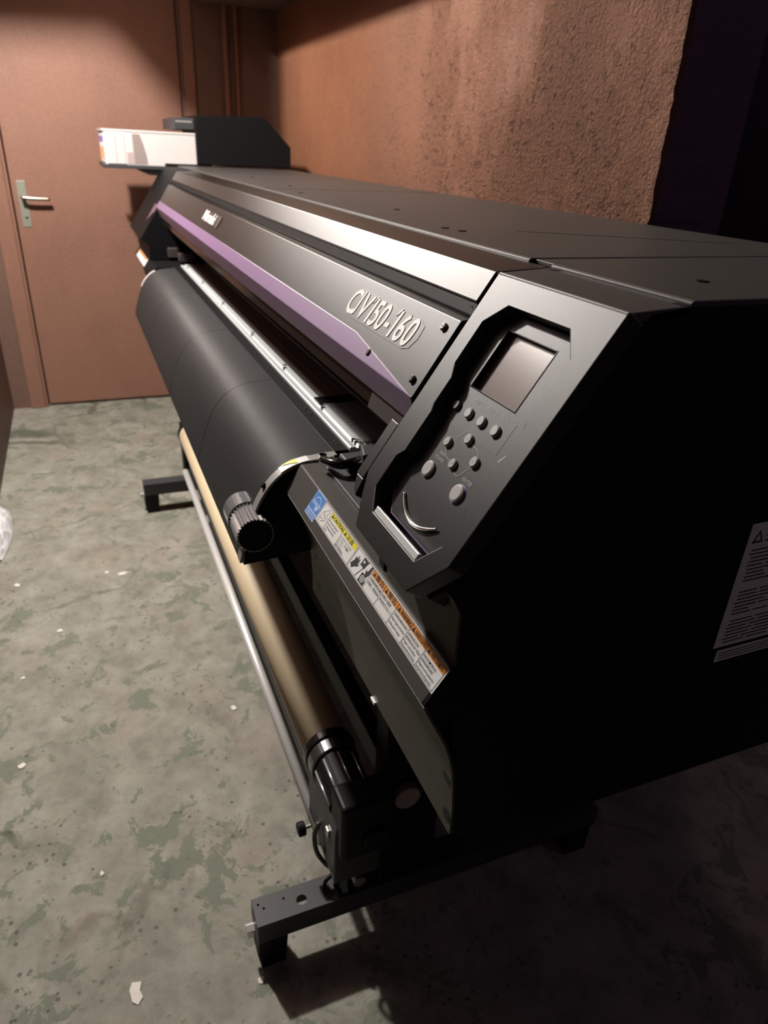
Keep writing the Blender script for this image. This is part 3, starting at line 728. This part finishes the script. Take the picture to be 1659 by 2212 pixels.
    ST.rect(bm, -.8415, -.8070, .0185, .0442, .0007, .0009, 1); ST.rect(bm, -.8415, -.8070, .0095, .0172, .0007, .0009, 2)
    arc = [(-.8245+.0125*math.cos(a), .0275+.0125*math.sin(a)) for a in [math.radians(-25+i*10) for i in range(20)]]
    arc2 = [(-.8245+.0115*math.cos(a), .0275+.0115*math.sin(a)) for a in [math.radians(-25+i*10) for i in range(20)]]
    for i in range(19): ST.flat(bm, [arc[i], arc[i+1], arc2[i+1], arc2[i]], .0010, 0)
    text_into(bm, 'energy', .0108, ST.mat(-.8385, .0268, .0011), 0, bold=.0001, shear=.1)
    star = [(-.8190+(.0058 if i % 2 == 0 else .0024)*math.sin(i*math.pi/5+.3), .0245+(.0058 if i % 2 == 0 else .0024)*math.cos(i*math.pi/5+.3)) for i in range(10)]
    ST.flat(bm, star, .0010, 0)
    text_into(bm, 'ENERGY STAR', .0042, ST.mat(-.8385, .0120, .0011, sx=1.1), 0, bold=.00004)
    o = link('efficiency_label', bm, ['paleblue', 'blue', mat('mid_blue', (.13,.25,.54), .5)], P)
    o.data.materials[0] = mat('label_sky', (.50,.62,.80), .5)
    o['label'] = 'blue square sticker with white script'
strip_label()

# rating label on the side cover
SD = Plane((XN, 0, 0), (0, 1, 0), (0, 0, 1))
bm = B()
SD.poly(bm, [(.606,.8555), (.87,.8555), (.87,1.016), (.606,1.016)], .0002, .0006, 0); SD.poly(bm, [(.614,.834), (.87,.834), (.87,.8505), (.614,.8505)], .0002, .0006, 0)
SD.flat(bm, [(.612,.992), (.628,.992), (.620,1.007)], .0008, 1); SD.flat(bm, [(.6155,.9945), (.6245,.9945), (.620,1.003)], .0009, 0)
rows = [1.006, .9995, .993]
for i, v in enumerate(rows): SD.flat(bm, [(.632,v-.001), (.70-.01*i,v-.001), (.70-.01*i,v+.001), (.632,v+.001)], .0008, 1)
random.seed(3)
for i in range(26):
    v = .983-i*.00485
    if i in (9, 10, 18): continue
    u0 = .615+random.random()*.004
    for q in range(3):
        u1 = u0+.022+random.random()*.03
        if q == 0 or random.random() > .25: SD.flat(bm, [(u0,v-.0008), (u1,v-.0008), (u1,v+.0008), (u0,v+.0008)], .0008, 1)
        u0 = u1+.004
        if u0 > .75: break
for v in (.842, .838, .846): SD.flat(bm, [(.618,v-.0006), (.70,v-.0006), (.70,v+.0006), (.618,v+.0006)], .0008, 1)
o = link('rating_label', bm, ['sticker', 'ink'], P); o['label'] = 'pale sticker with a warning triangle and small print'
for y, z in ((.545,.823), (.692,.740), (.610,.672), (.37,.690), (.40,.83)):
    bm = B(); cyl(bm, (XN-.001, y, z), (XN+.003, y, z), .006, n=16); link('side_screw', bm, 'black', P)

# stand: columns, feet, cross beam
for x0, x1 in ((-.817,-.762), (-2.715,-2.660)):
    xm = (x0+x1)/2
    bm = B(); box(bm, x0+.004, x1-.004, .36, .47, .125, .66); box(bm, x0-.03, x1+.03, .345, .60, .635, .652); link('stand_column', bm, 'black', P, .003)
    near = x0 > -1
    yf = .132 if near else .118
    holes = [circ(xm+.004, .218, .0095, 20)] + [circ(x, y, .0022, 10) for x, y in ((x0+.014,.142), (x0+.024,.150), (x0+.018,.188))] if near else []
    bm = cutout([(x0, yf), (x1, yf), (x1, .86), (x0, .86)], holes, .004, Matrix.Translation((0, 0, .127)))
    ft_ = link('stand_foot', bm, 'frame_black', P, .0008)
    bm = B(); box(bm, x0, x0+.004, yf, .86, .078, .1232); box(bm, x1-.004, x1, yf, .86, .078, .1232); box(bm, x0+.004, x1-.004, yf, yf+.004, .06, .1232); link('foot_flange', bm, 'frame_black', ft_, .001)
    bm = B(); prism(bm, [(yf+.004,.0), (yf+.050,.0), (yf+.055,.078), (yf+.0005,.078), (yf-.002,.04)], x0+.002, x1-.002)
    link('foot_block', bm, 'black', ft_, .003)
    bm = B(); box(bm, x0+.005, x1-.005, .80, .855, 0, .078); link('foot_block', bm, 'black', ft_, .003)
    bm = B(); cyl(bm, (x0+.016, yf+.001, .066), (x0+.016, yf-.015, .066), .0135, n=6); link('foot_bolt', bm, 'bar_key', ft_, .001)
bm = B(); box(bm, -2.66, -.815, .425, .46, .20, .26); link('cross_beam', bm, 'black', P, .002)
bm = B(); cyl(bm, (-.7655,.398,.357), (-.748,.398,.357), .024, n=28); link('column_cap', bm, 'pinkish', P, .003)
# take-up drive and rail on the stand
TY, TZ, TR = .3045, .358, .0445
bm = B(); cyl(bm, (-.905,TY,TZ), (-.885,TY,TZ), TR+.004, n=40); link('spool_ring', bm, 'gloss_black', P, .003, segs=3)
bm = B(); cyl(bm, (-.885,TY,TZ), (-.858,TY,TZ), TR+.001, n=40); link('spool_collar', bm, mat('satin_black_metal', (.22,.22,.22), .25, .9), P, .002)
bm = B(); cyl(bm, (-.858,TY,TZ), (-.772,TY,TZ), TR-.004, n=40)
KEYS = [k*2*math.pi/9+math.radians(129) for k in range(9)]
for a in KEYS:
    for da in (-.15, .15):
        a2 = a+da; r0 = TR-.006
        q = Plane((-.815, TY+math.cos(a2)*r0, TZ+math.sin(a2)*r0), (1,0,0), (0, -math.sin(a2), math.cos(a2)))
        q.rect(bm, -.043, .043, -.0014, .0014, -.002, .0056)
sp = link('spool_core', bm, 'black', P)
for a in KEYS:
    bm = B(); cyl(bm, (-.851, TY+math.cos(a)*(TR-.0042), TZ+math.sin(a)*(TR-.0042)), (-.774, TY+math.cos(a)*(TR-.0042), TZ+math.sin(a)*(TR-.0042)), .0022, n=12)
    link('spool_key', bm, 'bar_key', sp, smooth=True)

bm = B(); prism(bm, [(.262,.215), (.262,.335), (.268,.365), (.280,.345), (.345,.30), (.345,.215)], -.885, -.735); link('drive_bracket', bm, 'frame_black', P, .003)
bm = B(); box(bm, -.774, -.715, .266, .358, .292, .415); dh = link('drive_housing', bm, 'black', P, .008, segs=3)
bm = B(); cyl(bm, (-.7152,.325,.335), (-.706,.325,.335), .022, n=28); link('drive_cap', bm, 'black', P, .003)
bm = B(); box(bm, -.775, -.762, .258, .262, .300, .318); link('drive_latch', bm, 'steel', P, .001)
bm = B(); box(bm, -.88, -.745, .2605, .2618, .236, .242); box(bm, -.87, -.82, .2600, .2618, .255, .259); link('bracket_slot', bm, 'black', P)
bm = B(); cyl(bm, (-.856,.2625,.224), (-.856,.246,.223), .0035, n=12); ks = link('clamp_stud', bm, 'steel', P)
bm = B(); cyl(bm, (-.856,.246,.223), (-.856,.231,.2225), .0135, n=20); link('clamp_knob', bm, 'black', ks, .003)
bm = B(); cyl(bm, (-.82,.310,.190), (-.765,.310,.190), .0115, n=20); cyl(bm, (-.762,.314,.182), (-.745,.314,.182), .0115, n=20); link('rail_stub', bm, 'steel', P)
bm = B(); box(bm, -.800, -.778, .285, .365, .10, .265); link('drive_leg', bm, 'black', P, .002)
bm = B(); tube(bm, spline([(-.81,.258,.285), (-.81,.250,.262), (-.805,.249,.238), (-.80,.254,.214), (-.79,.268,.192), (-.785,.285,.178)], 8), .0042, 10)
link('drive_cable', bm, mat('grey_black_cable', (.06,.06,.06), .35), P, smooth=True)
bm = B(); tube(bm, spline([(-.785,.290,.180), (-.790,.276,.160), (-.795,.266,.140), (-.785,.262,.129), (-.77,.270,.1275), (-.76,.280,.128)], 8), .0038, 10)
link('drive_cable', bm, 'gloss_black', P, smooth=True)
bm = B(); cyl(bm, (-.788,.300,.129), (-.788,.300,.165), .022, .014, n=24); link('cable_grommet', bm, 'gloss_black', P, .003)
bm = B(); cyl(bm, (-2.52,.268,.226), (-.815,.268,.226), .0115, n=24); M['bar'] = mat('polished_bar', (.90,.89,.87), .30, .38); o = link('take_up_rail', bm, 'bar', P, smooth=True); o['label'] = 'polished steel bar'
bm = B(); box(bm, -2.56, -.80, .288, .312, .212, .242); link('rail_carrier', bm, 'frame_black', P, .002)
bm = B(); box(bm, -2.64, -2.575, .272, .36, .12, .385); cyl(bm, (-2.575,TY,TZ), (-2.55,TY,TZ), TR+.003, n=32); link('take_up_bracket', bm, 'black', P, .004)
bm = B(); box(bm, -2.70, -2.62, .30, .37, .10, .24); link('bracket_leg', bm, 'black', P, .003)

# ink unit on the far end
IX0, IX1 = -3.86, -3.45
bm = B(); prism(bm, [(.537,1.252), (.537,1.438), (.835,1.448), (.953,1.335), (.953,1.252)], IX0, IX1); link('ink_unit', bm, 'black_sheet', P, .003)
bm = B(); prism(bm, [(.152,1.226), (.152,1.2385), (.536,1.2385), (.536,1.226)], IX0, IX1+.004); it = link('ink_tray', bm, 'frame_black', P, .001)
bm = B(); prism(bm, [(.28,1.225), (.33,1.205), (.44,1.200), (.60,1.225)], IX0, IX1); link('tray_support', bm, 'black', it, .002)
bm = B(); box(bm, IX0, IX1-.02, .453, .5365, 1.384, 1.428); vh = link('vent_hood', bm, 'frame_black', P, .003)
for i in range(12):
    bm = B(); box(bm, IX1-.0202, IX1-.0188, .460+i*.0056, .4632+i*.0056, 1.410, 1.417); link('vent_slot', bm, 'grey', vh)
bm = B(); box(bm, -3.50, -3.455, .40, .60, 1.2400, 1.2515); link('unit_foot', bm, 'black', P)

# ------------------------------------------------------------------ cartridges in the ink unit
def cartridge(x1, label):
    x0 = x1-.040
    t = thing('ink_cartridge', label, 'cartridge', (x1-.02, .34, 1.2390), 'ink cartridges slotted in the ink unit')
    bm = B(); box(bm, x0, x1, .164, .5355, 1.2390, 1.362); box(bm, x0, x1+.002, .157, .5360, 1.3625, 1.371); link('cartridge_shell', bm, 'cartridge_white', t, .002)
    for a, b, dx in ((.170,.208,.0050), (.209,.244,.0028), (.245,.276,.0012)):
        bm = B(); box(bm, x1-.002, x1+dx, a, b, 1.2430, 1.358); link('grip_rib', bm, 'cartridge_white', t, .0012)
    bm = B(); box(bm, x1, x1+.0016, .250, .2745, 1.2445, 1.288); link('grip_sticker', bm, 'pinkish', t, .0004)
    bm = B(); prism(bm, [(.2775,1.2440), (.330,1.2440), (.328,1.275), (.318,1.32), (.306,1.357), (.2775,1.357)], x1-.001, x1+.0010); link('grip_shade', bm, 'taupe', t)  # flat taupe patch painting the shade of the grip recess
    bm = B(); box(bm, x0+.003, x1-.003, .1625, .164, 1.246, 1.355); fl_ = link('front_label', bm, 'sticker', t)
    bm = B(); box(bm, x0+.005, x1-.005, .1617, .1626, 1.322, 1.345); link('colour_band', bm, 'violet', fl_)
    bm = B(); box(bm, x0+.005, x1-.005, .1617, .1626, 1.256, 1.305); link('type_band', bm, 'salmon', fl_)
    return t
M['cartridge_white'] = mat('cartridge_white', (.56,.54,.525), .45)
M['taupe'] = mat('taupe_shade', (.26,.215,.20), .4)
c0 = cartridge(IX1-.006, 'nearest white ink cartridge, broad side facing the camera, at the far end of the printer')
def dup(root, loc, label):
    r = root.copy(); COL.objects.link(r); r.location = loc; r['label'] = label
    for ch in list(root.children):
        c = ch.copy(); COL.objects.link(c); c.parent = r
        for g in ch.children:
            e = g.copy(); COL.objects.link(e); e.parent = c
    return r
for i in range(1, 8):
    dup(c0, c0.location+V3((-.049*i, 0, 0)), 'white ink cartridge seen edge on, in the row hidden behind the nearest cartridge')

# ------------------------------------------------------------------ kraft tube and bits on the floor
bm = B(); L0, L1 = -2.545, -.905; n = 48; rings = []
for x, r in ((L0, TR), (L1, TR), (L1, TR-.006), (L0, TR-.006)):
    rings.append([bm.verts.new((x, TY+r*math.cos(2*math.pi*i/n), TZ+r*math.sin(2*math.pi*i/n))) for i in range(n)])
for a in range(4):
    for i in range(n): bm.faces.new((rings[a][i], rings[a][(i+1) % n], rings[(a+1) % 4][(i+1) % n], rings[(a+1) % 4][i]))
tag(link('cardboard_tube', bm, 'kraft', None, smooth=False), 'long brown kraft cardboard tube on the take-up spool of the printer', 'tube')
me = bpy.data.objects['cardboard_tube'].data
for p in me.polygons: p.use_smooth = abs(p.normal.x) < .5

def scrap(x, y, pts, label, m_='paper', h=.0025, name='paper_scrap', cat='scrap', grp='white scraps on the floor'):
    bm = B(); a = [bm.verts.new((x+p[0], y+p[1], .0006+h*(.3+.7*random.random()))) for p in pts]
    b = [bm.verts.new((x+p[0], y+p[1], .0003)) for p in pts]; k = len(pts)
    bm.faces.new(a); bm.faces.new(b[::-1])
    for i in range(k): bm.faces.new((a[i], b[i], b[(i+1) % k], a[(i+1) % k]))
    return tag(link(name, bm, m_), label, cat, grp)
def blob(r, k=7, st=1.): return [(r*st*math.cos(2*math.pi*i/k)*(.6+.6*random.random()), r*math.sin(2*math.pi*i/k)*(.6+.6*random.random())) for i in range(k)]
scrap(-.800, -.080, [(-.022,-.006), (-.010,-.011), (.012,-.008), (.020,.001), (.010,.010), (-.004,.006), (-.018,.010)], 'torn white paper scrap lying nearest the camera, at the bottom of the picture')
scrap(-.745, .130, blob(.006, 6, 1.5), 'small white chip lying under the front of the near stand foot')
scrap(-1.449, .222, blob(.008, 6, 1.6), 'white chip on the floor beside the polished take-up bar')
scrap(-2.225, -.004, blob(.016, 7, .6), 'curled white scrap in the middle of the aisle, the larger of a pair')
scrap(-2.25, -.055, blob(.007, 6), 'small white scrap to the left of the curled scrap in the aisle')
scrap(-1.951, -.203, blob(.009, 6), 'white crumb in the aisle nearest below the curled scrap')
scrap(-1.757, -.297, blob(.007, 6), 'white crumb at the left edge of the picture half way up the floor')
scrap(-1.422, -.287, blob(.010, 7), 'white crumb with a dark shadow at the left edge, lower floor')
scrap(-2.257, -.333, blob(.010, 7), 'round white crumb just below the milky plastic sheet')
scrap(-1.063, -.125, blob(.006, 6), 'bright tiny crumb on the lower left floor between the scrap and the take-up bar')
# crumpled plastic sheet at the left edge
bm = B(); g = {}; random.seed(11)
for i in range(17):
    for j in range(13):
        u, v = i/16, j/12
        x = -2.84+u*.40; y = -.425+v*(.034+.024*math.sin(u*math.pi)); e = min(1, 4*v*(1-v))*min(1, 5*u*(1-u))
        z = .003+e*(.020+.012*math.sin(u*23+v*4)*math.sin(v*5+1)+.008*random.random())+.03*(1-v)
        g[i, j] = bm.verts.new((x+.006*random.random(), y+.002*random.random(), max(.002, z)))
for i in range(16):
    for j in range(12): bm.faces.new((g[i,j], g[i+1,j], g[i+1,j+1], g[i,j+1]))
tag(link('plastic_sheet', bm, 'bag'), 'crumpled milky plastic sheet on the floor at the left edge', 'plastic sheet')

# ------------------------------------------------------------------ light
ld = bpy.data.lights.new('bulb', 'POINT'); ld.energy = 290; ld.color = (1, .96, .91); ld.shadow_soft_size = .05
lo = bpy.data.objects.new('bulb_light', ld); COL.objects.link(lo); lo.location = (LX, LY, LZ)
ld2 = bpy.data.lights.new('side_room', 'SPOT'); ld2.energy = 4; ld2.color = (1, .72, .62); ld2.shadow_soft_size = .03
ld2.spot_size = math.radians(42); ld2.spot_blend = .06
l2 = bpy.data.objects.new('side_room_light', ld2); COL.objects.link(l2); l2.location = (-.30, 1.60, 1.9)
l2.rotation_euler = (V3((-.36, 1.72, 0))-l2.location).to_track_quat('-Z', 'Y').to_euler()
ld3 = bpy.data.lights.new('side_room_fill', 'POINT'); ld3.energy = 5; ld3.color = (.75, .6, 1.); ld3.shadow_soft_size = .15  # added fill that lifts the far wall and the rating label
l3 = bpy.data.objects.new('side_room_fill', ld3); COL.objects.link(l3); l3.location = (.45, 2.0, 2.0)
ld4 = bpy.data.lights.new('far_wall_fill', 'POINT'); ld4.energy = .9; ld4.color = (.85, .7, 1.); ld4.shadow_soft_size = .1  # added fill to brighten the far wall, no known lamp there
l4 = bpy.data.objects.new('far_wall_fill_light', ld4); COL.objects.link(l4); l4.location = (-2.2, 1.75, 2.1)
wd = bpy.data.worlds.new('World'); S.world = wd; wd.use_nodes = True
wd.node_tree.nodes['Background'].inputs[0].default_value = (.30, .34, .55, 1)
wd.node_tree.nodes['Background'].inputs[1].default_value = .005

# ------------------------------------------------------------------ camera (solved from the photograph's vanishing points)
cam = bpy.data.cameras.new('Camera'); co = bpy.data.objects.new('Camera', cam); COL.objects.link(co)
cam.sensor_fit = 'HORIZONTAL'; cam.sensor_width = 36; cam.lens = 36*1514.8/1659; cam.clip_start = .02
right = V3((.377161, .925049, .045109)); down = V3((.438809, -.135595, -.888291)); fwd = V3((-.815596, .354822, -.457061))
co.matrix_world = Matrix(((right.x, -down.x, -fwd.x, 0), (right.y, -down.y, -fwd.y, 0), (right.z, -down.z, -fwd.z, 1.34), (0, 0, 0, 1)))
cam.dof.use_dof = True; cam.dof.focus_distance = .78; cam.dof.aperture_fstop = cam.lens/3.6
S.camera = co
S.view_settings.view_transform = 'Standard'; S.view_settings.look = 'None'
S.view_settings.exposure = 0; S.view_settings.gamma = 1; S.view_settings.use_curve_mapping = False
